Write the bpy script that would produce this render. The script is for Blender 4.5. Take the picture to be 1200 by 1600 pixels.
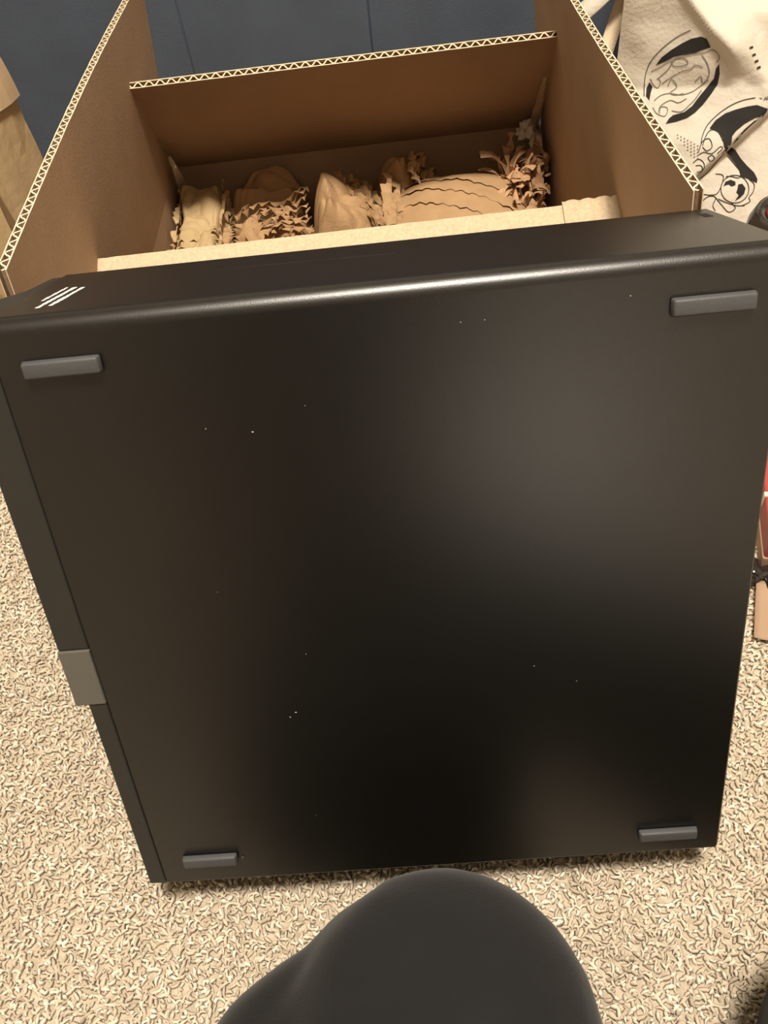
import bpy, bmesh, math, random
import numpy as np
from mathutils import Vector, Matrix, noise

for o in list(bpy.data.objects):
    bpy.data.objects.remove(o, do_unlink=True)
scene = bpy.context.scene
COL = scene.collection

# ------------------------------------------------------------------ camera
cam_data = bpy.data.cameras.new('camera')
cam = bpy.data.objects.new('camera', cam_data)
COL.objects.link(cam)
CAM = Vector((0.17774, -0.15824, 0.54847))
PITCH, YAW, ROLL, FPX = 0.8523, 0.0743, -0.1426, 1259.4
rot = Matrix.Rotation(YAW, 3, 'Z') @ Matrix.Rotation(math.pi / 2 - PITCH, 3, 'X') @ Matrix.Rotation(ROLL, 3, 'Z')
cam.matrix_world = Matrix.Translation(CAM) @ rot.to_4x4()
cam_data.sensor_fit = 'VERTICAL'
cam_data.sensor_height = 32.0
cam_data.lens = FPX / 1600.0 * 32.0
cam_data.clip_start = 0.01
scene.camera = cam

# ------------------------------------------------------------------ world, exposure
w = bpy.data.worlds.new('room_world'); scene.world = w
w.use_nodes = True
bg = w.node_tree.nodes['Background']
bg.inputs[0].default_value = (1.0, 0.86, 0.68, 1)
bg.inputs[1].default_value = 0.05
scene.view_settings.view_transform = 'Standard'
scene.view_settings.look = 'None'
scene.view_settings.gamma = 1.0
scene.view_settings.exposure = 0.0
scene.view_settings.use_curve_mapping = False
CEILING_LAMP_WATTS = 92.0
ADDED_LANTERN_STRENGTH = 7.5
LIGHT_COLOR = (1.0, 0.895, 0.75)

# ------------------------------------------------------------------ materials
def lin(r, g, b):
    f = lambda c: ((c / 255 + 0.055) / 1.055) ** 2.4 if c > 10 else c / 255 / 12.92
    return (f(r), f(g), f(b), 1)

def material(name, color, rough=0.6, spec=0.4, var=0.0, scale=40, color2=None, bump=0.0, bump_scale=200, metallic=0.0, coat=0.0, sheen=0.0):
    m = bpy.data.materials.new(name); m.use_nodes = True
    nt = m.node_tree; b = nt.nodes['Principled BSDF']
    b.inputs['Roughness'].default_value = rough
    b.inputs['Specular IOR Level'].default_value = spec
    b.inputs['Metallic'].default_value = metallic
    b.inputs['Coat Weight'].default_value = coat
    b.inputs['Sheen Weight'].default_value = sheen
    tc = nt.nodes.new('ShaderNodeTexCoord')
    if color2 is None:
        color2 = tuple(min(1, c * (1 + var)) for c in color[:3]) + (1,)
        color = tuple(c * (1 - var) for c in color[:3]) + (1,)
    nz = nt.nodes.new('ShaderNodeTexNoise'); nz.inputs['Scale'].default_value = scale
    nz.inputs['Detail'].default_value = 6
    nt.links.new(tc.outputs['Object'], nz.inputs['Vector'])
    rp = nt.nodes.new('ShaderNodeValToRGB')
    rp.color_ramp.elements[0].position = 0.3; rp.color_ramp.elements[0].color = color
    rp.color_ramp.elements[1].position = 0.7; rp.color_ramp.elements[1].color = color2
    nt.links.new(nz.outputs['Fac'], rp.inputs['Fac'])
    nt.links.new(rp.outputs['Color'], b.inputs['Base Color'])
    if bump:
        n2 = nt.nodes.new('ShaderNodeTexNoise'); n2.inputs['Scale'].default_value = bump_scale
        n2.inputs['Detail'].default_value = 4
        nt.links.new(tc.outputs['Object'], n2.inputs['Vector'])
        bp = nt.nodes.new('ShaderNodeBump'); bp.inputs['Strength'].default_value = bump
        bp.inputs['Distance'].default_value = 0.002
        nt.links.new(n2.outputs['Fac'], bp.inputs['Height'])
        nt.links.new(bp.outputs['Normal'], b.inputs['Normal'])
    return m

M = {}
M['case'] = material('black_powder_coat', (0.0034, 0.0032, 0.0028, 1), rough=0.34, spec=0.68, var=0.06, scale=60, bump=0.06, bump_scale=1800)
M['bezel'] = material('dark_bezel_plastic', (0.019, 0.0185, 0.0165, 1), rough=0.5, spec=0.45, var=0.05, bump=0.05, bump_scale=1500)
M['tab'] = material('grey_tab_plastic', (0.10, 0.095, 0.082, 1), rough=0.45, spec=0.5, var=0.04)
M['rubber'] = material('grey_rubber', (0.060, 0.062, 0.066, 1), rough=0.55, spec=0.4, var=0.05, bump=0.1, bump_scale=900)
M['white_print'] = material('white_print', (0.72, 0.72, 0.70, 1), rough=0.6, var=0.05)
M['black_hole'] = material('dark_recess', (0.004, 0.004, 0.004, 1), rough=0.8)
M['scuff'] = material('pale_scuff', (0.10, 0.092, 0.08, 1), rough=0.6, var=0.5, scale=300)
M['dust'] = material('pale_dust', (0.55, 0.52, 0.48, 1), rough=0.9)
M['kraft_in'] = material('kraft_inner', (0.38, 0.262, 0.176, 1), rough=0.8, spec=0.25, var=0.05, scale=25, bump=0.12, bump_scale=500)
M['kraft_out'] = material('kraft_outer', (0.47, 0.36, 0.235, 1), rough=0.7, spec=0.3, scale=420, color2=(0.60, 0.475, 0.325, 1), bump=0.1, bump_scale=600)
M['kraft_cut'] = material('kraft_cut_edge', (0.74, 0.61, 0.43, 1), rough=0.85, spec=0.2, var=0.08, scale=500)
M['paper'] = material('kraft_packing_paper', (0.43, 0.272, 0.142, 1), rough=0.75, spec=0.25, var=0.08, scale=60, bump=0.25, bump_scale=350)
M['paper2'] = material('pale_packing_paper', (0.50, 0.365, 0.195, 1), rough=0.75, spec=0.25, var=0.08, scale=60, bump=0.25, bump_scale=350)
M['shred'] = material('shredded_paper', (0.50, 0.305, 0.17, 1), rough=0.75, spec=0.25, var=0.1, scale=60, bump=0.2, bump_scale=300)
M['bag_paper'] = material('kraft_bag_paper', (0.48, 0.35, 0.20, 1), rough=0.7, spec=0.3, var=0.06, scale=30, bump=0.2, bump_scale=120)
M['bag_cuff'] = material('kraft_bag_cuff', (0.52, 0.38, 0.24, 1), rough=0.7, spec=0.3, var=0.05)
M['navy'] = material('navy_upholstery', (0.058, 0.074, 0.105, 1), rough=0.85, spec=0.25, var=0.10, scale=14, bump=0.25, bump_scale=900, sheen=0.25)
M['navy_seam'] = material('navy_piping', (0.026, 0.036, 0.062, 1), rough=0.9, var=0.05)
M['canvas'] = material('cream_cotton', (0.60, 0.56, 0.485, 1), rough=0.9, spec=0.2, var=0.04, scale=30, bump=0.35, bump_scale=260, sheen=0.2)
M['strap'] = material('cream_cotton_strap', (0.66, 0.55, 0.40, 1), rough=0.9, spec=0.2, var=0.05, bump=0.3, bump_scale=600)
M['ink'] = material('black_ink', (0.022, 0.021, 0.020, 1), rough=0.8, spec=0.2, var=0.05)
M['ink_grey'] = material('grey_ink', (0.17, 0.155, 0.13, 1), rough=0.85, spec=0.2, var=0.05)
M['trousers'] = material('charcoal_knit', (0.0135, 0.0133, 0.0142, 1), rough=0.95, spec=0.1, var=0.12, scale=25, bump=0.2, bump_scale=900, sheen=0.08)
M['sweater'] = material('black_sweater', (0.018, 0.018, 0.020, 1), rough=0.95, spec=0.15, var=0.1, bump=0.4, bump_scale=500)
M['skin'] = material('skin', (0.50, 0.30, 0.21, 1), rough=0.55, var=0.05)
M['hair'] = material('dark_hair', (0.025, 0.017, 0.012, 1), rough=0.5, var=0.2, scale=80)
M['red'] = material('red_gloss', (0.55, 0.022, 0.030, 1), rough=0.35, var=0.05)
M['dull_red'] = material('dull_red_card', (0.36, 0.07, 0.065, 1), rough=0.5, var=0.08)
M['black_gloss'] = material('black_gloss', (0.018, 0.015, 0.013, 1), rough=0.15, spec=0.6)
M['white_card'] = material('white_card', (0.72, 0.66, 0.56, 1), rough=0.6, var=0.04)
M['wall'] = material('cream_wall_paint', (0.74, 0.69, 0.60, 1), rough=0.9, var=0.03, scale=3)
M['ceiling'] = material('white_ceiling_paint', (0.75, 0.70, 0.62, 1), rough=0.95, var=0.02, scale=3)
M['trim'] = material('white_trim_paint', (0.7, 0.66, 0.58, 1), rough=0.5, var=0.02)
M['metal'] = material('brushed_metal', (0.45, 0.42, 0.38, 1), rough=0.35, metallic=0.9, var=0.05)
M['wood'] = material('dark_wood', (0.10, 0.055, 0.028, 1), rough=0.5, var=0.25, scale=12)

def tape_material():
    m = bpy.data.materials.new('clear_packing_tape'); m.use_nodes = True
    nt = m.node_tree; b = nt.nodes['Principled BSDF']
    b.inputs['Base Color'].default_value = (0.62, 0.52, 0.40, 1)
    b.inputs['Roughness'].default_value = 0.28
    b.inputs['Alpha'].default_value = 0.48
    tc = nt.nodes.new('ShaderNodeTexCoord'); n = nt.nodes.new('ShaderNodeTexNoise')
    n.inputs['Scale'].default_value = 90
    bp = nt.nodes.new('ShaderNodeBump'); bp.inputs['Strength'].default_value = 0.4; bp.inputs['Distance'].default_value = 0.002
    nt.links.new(tc.outputs['Object'], n.inputs['Vector']); nt.links.new(n.outputs['Fac'], bp.inputs['Height'])
    nt.links.new(bp.outputs['Normal'], b.inputs['Normal'])
    return m
M['tape'] = tape_material()

def emitter(name, color, strength):
    m = bpy.data.materials.new(name); m.use_nodes = True
    nt = m.node_tree; nt.nodes.clear()
    e = nt.nodes.new('ShaderNodeEmission'); e.inputs[0].default_value = (*color, 1); e.inputs[1].default_value = strength
    o = nt.nodes.new('ShaderNodeOutputMaterial'); nt.links.new(e.outputs[0], o.inputs[0])
    return m

def carpet_material():
    m = bpy.data.materials.new('beige_carpet_yarn'); m.use_nodes = True
    nt = m.node_tree; b = nt.nodes['Principled BSDF']
    b.inputs['Roughness'].default_value = 0.75; b.inputs['Specular IOR Level'].default_value = 0.25
    b.inputs['Sheen Weight'].default_value = 0.25
    at = nt.nodes.new('ShaderNodeAttribute'); at.attribute_name = 'yarn'
    rp = nt.nodes.new('ShaderNodeValToRGB')
    e = rp.color_ramp.elements
    e[0].position = 0.0; e[0].color = (0.38, 0.31, 0.23, 1)
    e[1].position = 1.0; e[1].color = (0.84, 0.775, 0.655, 1)
    x = e.new(0.5); x.color = (0.56, 0.485, 0.375, 1)
    nt.links.new(at.outputs['Fac'], rp.inputs['Fac'])
    nt.links.new(rp.outputs['Color'], b.inputs['Base Color'])
    return m
M['yarn'] = carpet_material()
M['backing'] = material('carpet_backing', (0.37, 0.31, 0.235, 1), rough=0.95, spec=0.1, scale=180, color2=(0.56, 0.485, 0.385, 1), bump=1.0, bump_scale=190)

# ------------------------------------------------------------------ helpers
def mesh_obj(name, verts, faces, mat, parent=None, smooth=False, mats=None, idx=None):
    me = bpy.data.meshes.new(name)
    me.from_pydata([tuple(v) for v in verts], [], faces)
    me.validate()
    bm = bmesh.new(); bm.from_mesh(me); bmesh.ops.recalc_face_normals(bm, faces=bm.faces); bm.to_mesh(me); bm.free()
    for mm in (mats or [mat]): me.materials.append(mm)
    if idx is not None:
        for p, i in zip(me.polygons, idx): p.material_index = i
    if smooth:
        for p in me.polygons: p.use_smooth = True
    o = bpy.data.objects.new(name, me); COL.objects.link(o)
    if parent: o.parent = parent
    return o

def bm_obj(name, bm, mat, parent=None, smooth=False):
    me = bpy.data.meshes.new(name); bmesh.ops.recalc_face_normals(bm, faces=bm.faces)
    bm.to_mesh(me); bm.free(); me.materials.append(mat)
    if smooth:
        for p in me.polygons: p.use_smooth = True
    o = bpy.data.objects.new(name, me); COL.objects.link(o)
    if parent: o.parent = parent
    return o

def bm_box(lo, hi, bevel=0.0, seg=2):
    bm = bmesh.new()
    bmesh.ops.create_cube(bm, size=1)
    lo, hi = Vector(lo), Vector(hi)
    for v in bm.verts:
        v.co = Vector([lo[i] + (v.co[i] + 0.5) * (hi[i] - lo[i]) for i in range(3)])
    if bevel:
        bmesh.ops.bevel(bm, geom=bm.edges[:] + bm.verts[:], offset=bevel, segments=seg, profile=0.5, affect='EDGES')
    return bm

def box(name, lo, hi, mat, parent=None, bevel=0.0, seg=2, smooth=False):
    return bm_obj(name, bm_box(lo, hi, bevel, seg), mat, parent, smooth)

def empty(name, loc=(0, 0, 0), rot=(0, 0, 0)):
    o = bpy.data.objects.new(name, None); COL.objects.link(o)
    o.location = loc; o.rotation_euler = rot; o.empty_display_size = 0.05
    return o

def tag(o, label, cat, group=None, kind=None):
    o['label'] = label; o['category'] = cat
    if group: o['group'] = group
    if kind: o['kind'] = kind
    return o

def struct(o, label=None, cat=None):
    o['kind'] = 'structure'
    if label: o['label'] = label
    if cat: o['category'] = cat
    return o

def grid_faces(nu, nv, off=0, closed=False):
    f = []
    for i in range(nu - 1):
        for j in range(nv - 1 if not closed else nv):
            a = off + i * nv + j; b = off + i * nv + (j + 1) % nv
            f.append((a, b, b + nv, a + nv))
    return f

def tube(points, radius, n=8, closed_ends=True):
    """verts, faces of a tube along points; radius a number or list"""
    pts = [Vector(p) for p in points]; vs = []; fs = []
    rad = radius if hasattr(radius, '__len__') else [radius] * len(pts)
    up = Vector((0, 0, 1))
    for i, p in enumerate(pts):
        d = (pts[min(i + 1, len(pts) - 1)] - pts[max(i - 1, 0)]).normalized()
        a = d.cross(up)
        if a.length < 1e-3: a = d.cross(Vector((1, 0, 0)))
        a.normalize(); b = d.cross(a)
        for k in range(n):
            t = 2 * math.pi * k / n
            vs.append(p + (a * math.cos(t) + b * math.sin(t)) * rad[i])
    fs = grid_faces(len(pts), n, 0, True)
    if closed_ends:
        fs.append(tuple(range(n))[::-1]); fs.append(tuple((len(pts) - 1) * n + k for k in range(n)))
    return vs, fs

def lathe(profile, n=32):
    vs = []; 
    for r, z in profile:
        for k in range(n):
            t = 2 * math.pi * k / n
            vs.append((r * math.cos(t), r * math.sin(t), z))
    return vs, grid_faces(len(profile), n, 0, True)

def nz(x, y=0.0, z=0.0): return noise.noise(Vector((x, y, z)))

# ================================================================== the room
ROOM = dict(x0=-1.9, x1=2.1, y0=-2.4, y1=1.75, h=2.4)
struct(box('floor', (ROOM['x0'], ROOM['y0'], -0.05), (ROOM['x1'], ROOM['y1'], -0.004), M['backing']))
struct(box('ceiling', (ROOM['x0'], ROOM['y0'], ROOM['h']), (ROOM['x1'], ROOM['y1'], ROOM['h'] + 0.05), M['ceiling']))
struct(box('wall_back', (ROOM['x0'], ROOM['y1'], -0.004), (ROOM['x1'], ROOM['y1'] + 0.05, ROOM['h']), M['wall']))
struct(box('wall_front', (ROOM['x0'], ROOM['y0'] - 0.05, -0.004), (ROOM['x1'], ROOM['y0'], ROOM['h']), M['wall']))
struct(box('wall_left', (ROOM['x0'] - 0.05, ROOM['y0'], -0.004), (ROOM['x0'], ROOM['y1'], ROOM['h']), M['wall']))
struct(box('wall_right', (ROOM['x1'], ROOM['y0'], -0.004), (ROOM['x1'] + 0.05, ROOM['y1'], ROOM['h']), M['wall']))
struct(box('baseboard_back', (ROOM['x0'], ROOM['y1'] - 0.015, -0.004), (ROOM['x1'], ROOM['y1'], 0.09), M['trim'], bevel=0.004))
struct(box('baseboard_left', (ROOM['x0'], ROOM['y0'], -0.004), (ROOM['x0'] + 0.015, ROOM['y1'] - 0.015, 0.09), M['trim'], bevel=0.004))
struct(box('baseboard_right', (ROOM['x1'] - 0.015, ROOM['y0'], -0.004), (ROOM['x1'], ROOM['y1'] - 0.015, 0.09), M['trim'], bevel=0.004))

# ------------------------------------------------------------------ carpet pile
def carpet():
    rng = np.random.default_rng(7)
    sp = 0.0031
    xs = np.arange(-0.50, 0.74, sp); ys = np.arange(-0.26, 0.56, sp)
    gx, gy = np.meshgrid(xs, ys); gx = gx.ravel(); gy = gy.ravel()
    under_box = (gx > -0.035) & (gx < 0.325) & (gy > 0.25) & (gy < 0.70)
    under_pc = (gx > 0.03) & (gx < 0.30) & (gy > 0.05) & (gy < 0.09)
    keep = ~(under_box | under_pc)
    gx = gx[keep]; gy = gy[keep]; n = len(gx)
    gx = gx + rng.uniform(-1, 1, n) * sp * 0.65; gy = gy + rng.uniform(-1, 1, n) * sp * 0.65
    NS, NR = 4, 3
    ang = rng.uniform(0, 2 * np.pi, n)
    turn = rng.uniform(-2.4, 2.4, n)
    leng = rng.uniform(0.0030, 0.0080, n)
    fleck = rng.random(n) < 0.24
    rise = np.where(fleck, rng.uniform(0.0024, 0.0036, n), rng.uniform(0.0008, 0.0026, n))
    leng = np.where(fleck, leng * 0.72, leng)
    rad = rng.uniform(0.0010, 0.0018, n)
    t = np.linspace(0, 1, NS)
    a = ang[:, None] + turn[:, None] * (t[None] - 0.5)
    step = leng[:, None] / (NS - 1)
    px = np.cumsum(np.cos(a) * step, 1); py = np.cumsum(np.sin(a) * step, 1)
    px -= px.mean(1, keepdims=True); py -= py.mean(1, keepdims=True)
    skew = rng.uniform(0.3, 0.7, n)
    arch = 1 - ((t[None] - skew[:, None]) / np.maximum(skew, 1 - skew)[:, None]) ** 2
    pz = -0.0042 + rise[:, None] * arch
    c = np.stack([gx[:, None] + px, gy[:, None] + py, pz], 2)
    side = np.stack([-np.sin(a), np.cos(a), np.zeros_like(a)], 2)
    taper = np.array([0.6, 1.1, 1.1, 0.6])
    vs = []
    for k in range(NR):
        th = 2 * np.pi * k / NR + np.pi / 2
        off = side * (math.cos(th)) + np.array([0, 0, 1.0]) * math.sin(th)
        vs.append(c + off * (rad[:, None] * taper[None])[..., None])
    v = np.stack(vs, 2).reshape(-1, 3)          # strand, seg, ring
    base = np.arange(n)[:, None, None] * NS * NR
    s = np.arange(NS - 1)[None, :, None] * NR
    k = np.arange(NR)[None, None, :]; k2 = (k + 1) % NR
    q = np.stack([base + s + k, base + s + k2, base + s + NR + k2, base + s + NR + k], -1).reshape(-1, 4)
    me = bpy.data.meshes.new('carpet_pile')
    me.vertices.add(len(v)); me.vertices.foreach_set('co', v.astype(np.float32).ravel())
    me.loops.add(q.size); me.loops.foreach_set('vertex_index', q.astype(np.int32).ravel())
    me.polygons.add(len(q)); me.polygons.foreach_set('loop_start', (np.arange(len(q)) * 4).astype(np.int32))
    me.polygons.foreach_set('use_smooth', np.ones(len(q), bool))
    me.update(calc_edges=True)
    lowf = np.sin(gx * 37 + 2 * np.sin(gy * 23)) * np.sin(gy * 41 + 1.7 * np.sin(gx * 29 + 1)) + 0.6 * np.sin(gx * 83 + 3 * np.sin(gy * 61)) * np.sin(gy * 77)
    val = np.clip(np.where(fleck, rng.normal(0.82, 0.12, n), rng.normal(0.45, 0.17, n)) + 0.08 * lowf, 0, 1)
    at = me.attributes.new('yarn', 'FLOAT', 'POINT')
    at.data.foreach_set('value', np.repeat(val, NS * NR).astype(np.float32))
    me.materials.append(M['yarn'])
    o = bpy.data.objects.new('carpet_pile', me); COL.objects.link(o)
    tag(o, 'beige twisted yarn pile of the carpet on the floor', 'carpet', kind='stuff')
carpet()

# ================================================================== desktop computer leaning back
L, H, T, TH = 0.335, 0.3495, 0.1005, 0.3765
PC = empty('desktop_computer', (0, 0, T * math.sin(TH)), (-TH, 0, 0))
tag(PC, 'black slim desktop computer standing on its side and leaning on the cardboard box', 'computer')

def computer():
    # shell: extrude the rounded side profile (depth c, height b) along x
    r = 0.0078; prof = []
    for i in range(9):
        a = math.pi - i * (math.pi / 2) / 8
        prof.append((r + r * math.cos(a), H - r + r * math.sin(a)))
    prof += [(T - 0.001, H), (T, H - 0.001), (T, 0.001), (T - 0.001, 0), (0.0012, 0), (0.0004, 0.0004), (0, 0.0012)]
    xs = [0.0004, 0.0010, L - 0.0012, L]
    ins = [0.0007, 0, 0, 0.0009]
    vs = []
    for x, d in zip(xs, ins):
        for c, b in prof:
            cc = c + d * (1 if c < T / 2 else -1); bb = b + d * (1 if b < H / 2 else -1)
            vs.append((x, cc, bb))
    n = len(prof); fs = grid_faces(4, n, 0, True) + [tuple(range(n))[::-1], tuple(3 * n + k for k in range(n))]
    case = mesh_obj('case', vs, fs, M['case'], PC)
    for p in case.data.polygons: p.use_smooth = len(p.vertices) == 4
    md = case.modifiers.new('ws', 'WEIGHTED_NORMAL'); md.keep_sharp = False; md.weight = 90
    # front bezel, stepped in depth; the part below the tab is set back
    def bez(name, b0, b1, prot, mat, c0=0.0003, bev=0.0008):
        pr = [(0.0, c0), (-prot, c0), (-prot, 0.056), (-min(prot, 0.0094), 0.069), (-min(prot, 0.0075), T - 0.0005), (0.0, T - 0.0005)]
        v = [(x, c, b0) for x, c in pr] + [(x, c, b1) for x, c in pr]; m = len(pr)
        f = [tuple(range(m))[::-1], tuple(range(m, 2 * m))] + [(i, (i + 1) % m, m + (i + 1) % m, m + i) for i in range(m)]
        o = mesh_obj(name, v, f, mat, PC)
        bm = bmesh.new(); bm.from_mesh(o.data)
        bmesh.ops.bevel(bm, geom=bm.edges[:], offset=bev, segments=2, profile=0.5, affect='EDGES', clamp_overlap=True)
        bm.to_mesh(o.data); bm.free()
        return o
    fb = bez('front_bezel', 0.1796, H - 0.001, 0.0165, M['bezel'])
    bez('lower_bezel', 0.0002, 0.1434, 0.0103, M['bezel'])
    tb = bez('release_tab', 0.1438, 0.1792, 0.0167, M['tab'], c0=-0.0006, bev=0.0006)
    tb['label'] = 'grey plastic tab on the front bezel'
    # seam shadow gap: a recessed dark strip between shell and bezel
    box('seam', (-0.0004, 0.0012, 0.001), (0.0008, T - 0.002, H - 0.0015), M['black_hole'], PC)
    # rubber feet
    for x0, x1, b0, b1 in ((0.0120, 0.0466, 0.3236, 0.3318), (0.2862, 0.3213, 0.3236, 0.3318), (0.0150, 0.0486, 0.0158, 0.0240), (0.2870, 0.3213, 0.0128, 0.0206)):
        bm = bm_box((x0, -0.0042, b0), (x1, 0.0, b1))
        for v in bm.verts:
            if v.co.y < -0.002:
                v.co.x += 0.0008 * (1 if v.co.x < (x0 + x1) / 2 else -1)
                v.co.z += 0.0006 * (1 if v.co.z < (b0 + b1) / 2 else -1)
        bmesh.ops.bevel(bm, geom=bm.edges[:], offset=0.0011, segments=3, profile=0.5, affect='EDGES')
        bm_obj('foot', bm, M['rubber'], PC, True)
    bx = box('foot_pip', (0.0507, -0.0008, 0.0185), (0.0519, 0.0, 0.0197), M['rubber'], PC, bevel=0.0003)
    # slot near the rear corner of the side
    box('lock_slot', (0.3248, 0.0750, H - 0.001), (0.3290, 0.0855, H + 0.00012), M['black_hole'], PC)
    # worn, unreadable white print on the side: three rows of tiny marks
    rng = random.Random(4); v = []; f = []
    for x, c0, c1, h in ((0.0136, 0.0335, 0.0615, 0.0021), (0.0172, 0.0180, 0.0600, 0.0027), (0.0222, 0.0205, 0.0580, 0.0027)):
        c = c0
        while c < c1:
            l = rng.uniform(0.0012, 0.0042); hh = h * rng.uniform(0.65, 1.0)
            xx = x + 0.0025 * (c - c0) / 0.04
            k = len(v)
            v += [(xx - hh / 2, c, H + 0.00012), (xx + hh / 2, c, H + 0.00012), (xx + hh / 2, min(c + l, c1), H + 0.00012), (xx - hh / 2, min(c + l, c1), H + 0.00012)]
            f.append((k, k + 1, k + 2, k + 3)); c += l + rng.uniform(0.0001, 0.0006)
    lp = mesh_obj('side_print', v, f, M['white_print'], PC); lp['label'] = 'small worn white lettering'
    # long faint scuff on the side
    v = []; f = []; N = 60
    for i in range(N):
        s = i / (N - 1); x = 0.075 + 0.10 * s; c = 0.0695 - 0.0065 * s
        wd = 0.00022 * max(0.15, 0.5 + nz(s * 30, 3.0))
        v += [(x, c - wd, H + 0.0001), (x, c + wd, H + 0.0001)]
    f = [(2 * i, 2 * i + 1, 2 * i + 3, 2 * i + 2) for i in range(N - 1) if nz(i * 0.9, 7.7) > -0.25]
    mesh_obj('scuff', v, f, M['scuff'], PC)
    # specks of dust on the underside
    v = []; f = []
    specks = [(0.0845, 0.2935), (0.073, 0.208), (0.111, 0.166), (0.228, 0.147), (0.0965, 0.125), (0.1, 0.128), (0.27, 0.334), (0.25, 0.135), (0.13, 0.30), (0.105, 0.29), (0.1, 0.05), (0.2, 0.33), (0.21, 0.33)]
    for x, b in specks:
        r = rng.uniform(0.00022, 0.00042); k = len(v); a = rng.uniform(0, 3)
        for j in range(4):
            v.append((x + r * math.cos(a + j * math.pi / 2) * (1.7 if j % 2 else 0.7), -0.0002 - 0.0002 * (j == 0), b + r * math.sin(a + j * math.pi / 2)))
        v.append((x, -0.00055, b)); f += [(k + j, k + (j + 1) % 4, k + 4) for j in range(4)]
    d = mesh_obj('dust_specks', v, f, M['dust'], PC); d['kind'] = 'stuff'
    # rear panel with ports and a vent on the far right end
    rp = box('rear_panel', (L - 0.0002, 0.006, 0.008), (L + 0.0008, T - 0.006, H - 0.008), M['metal'], PC, bevel=0.0003)
    for i in range(4):
        box('expansion_cover', (L + 0.0006, 0.012 + i * 0.02, 0.20), (L + 0.0014, 0.028 + i * 0.02, 0.30), M['metal'], PC, bevel=0.0002)
    for i in range(6):
        box('port', (L + 0.0004, 0.015 + (i % 2) * 0.02, 0.03 + (i // 2) * 0.02), (L + 0.0013, 0.029 + (i % 2) * 0.02, 0.036 + (i // 2) * 0.02), M['black_hole'], PC)
computer()

# ================================================================== cardboard box
BX_W, BX_D, BX_F, BX_Z, BX_T = 0.4024, 0.4904, 0.1806, 0.1496, 0.0055
BOX = empty('cardboard_box', (-0.0528, 0.2255, 0.0), (0, 0, 0.0193))
tag(BOX, 'open brown corrugated cardboard box with its flaps standing up', 'box')

def flap(name, origin, along, out, inner, width, length, pitch=0.0097, rag=0.0004, seed=0, bulge=0.0):
    """A real corrugated panel: two liners and a wavy fluting; inner = direction of the visible face."""
    o0 = Vector(origin); A = Vector(along).normalized(); U = Vector(out).normalized(); N = Vector(inner).normalized()
    t = BX_T; lt = 0.0007
    nseg = 60; rows = 9
    def liner(nm, n0, n1, mats):
        vs = []; fs = []; idx = []
        for s in (n0, n1):
            for i in range(nseg + 1):
                for j in range(rows):
                    a = i / nseg; u = j / (rows - 1)
                    uu = length * u
                    if j == rows - 1: uu += rag * nz(a * 40 + seed * 7.1, s * 900) + 0.4 * rag * nz(a * 130, seed)
                    w_ = bulge * math.sin(math.pi * a) * u * u
                    vs.append(o0 + A * (width * a) + U * uu + N * (s + w_))
        n = rows; S = (nseg + 1) * n
        for i in range(nseg):
            for j in range(n - 1):
                a = i * n + j
                fs.append((a, a + 1, a + n + 1, a + n)); idx.append(0)
                fs.append((S + a, S + a + n, S + a + n + 1, S + a + 1)); idx.append(0)
            a = i * n + n - 1
            fs.append((a, S + a, S + a + n, a + n)); idx.append(1)
        for i0 in (0, nseg):
            for j in range(n - 1):
                a = i0 * n + j; fs.append((a, S + a, S + a + 1, a + 1)); idx.append(1)
        return vs, fs, idx
    v1, f1, i1 = liner('a', 0.0, -lt, None)
    v2, f2, i2 = liner('b', -t + lt, -t, None)
    k = len(v1)
    fl = mesh_obj(name, v1 + v2, f1 + [tuple(k + x for x in f) for f in f2], None, BOX, mats=[M['kraft_in'], M['kraft_cut'], M['kraft_out']],
                  idx=i1 + [2 if q == 0 else q for q in i2])
    # fluting
    per = int(width / pitch); m = per * 10; vs = []; fs = []; idx = []
    mt = 0.0007; amp = (t - 2 * lt) / 2 - mt / 2
    for jj, u in enumerate((0.0, 0.5, 1.0)):
        for i in range(m + 1):
            a = i / m; ph = 2 * math.pi * per * a
            sh = math.sin(ph); sh = math.copysign(abs(sh) ** 0.7, sh)
            w_ = bulge * math.sin(math.pi * a) * u * u
            c = -t / 2 + amp * sh
            dx = mt * 0.6 * math.cos(ph)
            for sgn in (-1, 1):
                vs.append(o0 + A * (width * a - sgn * dx) + U * (length * u - 0.0002) + N * (c + w_ + sgn * mt * 0.5))
    R = 2 * (m + 1)
    for jj in range(2):
        for i in range(m):
            a = jj * R + 2 * i
            fs += [(a, a + 2, a + R + 2, a + R), (a + 1, a + R + 1, a + R + 3, a + 3)]; idx += [0, 0]
    for i in range(m):
        a = 2 * R + 2 * i; fs.append((a, a + 2, a + 3, a + 1)); idx.append(1)
    mesh_obj('fluting', vs, fs, None, fl, mats=[M['kraft_in'], M['kraft_cut']], idx=idx)
    return fl

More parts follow.
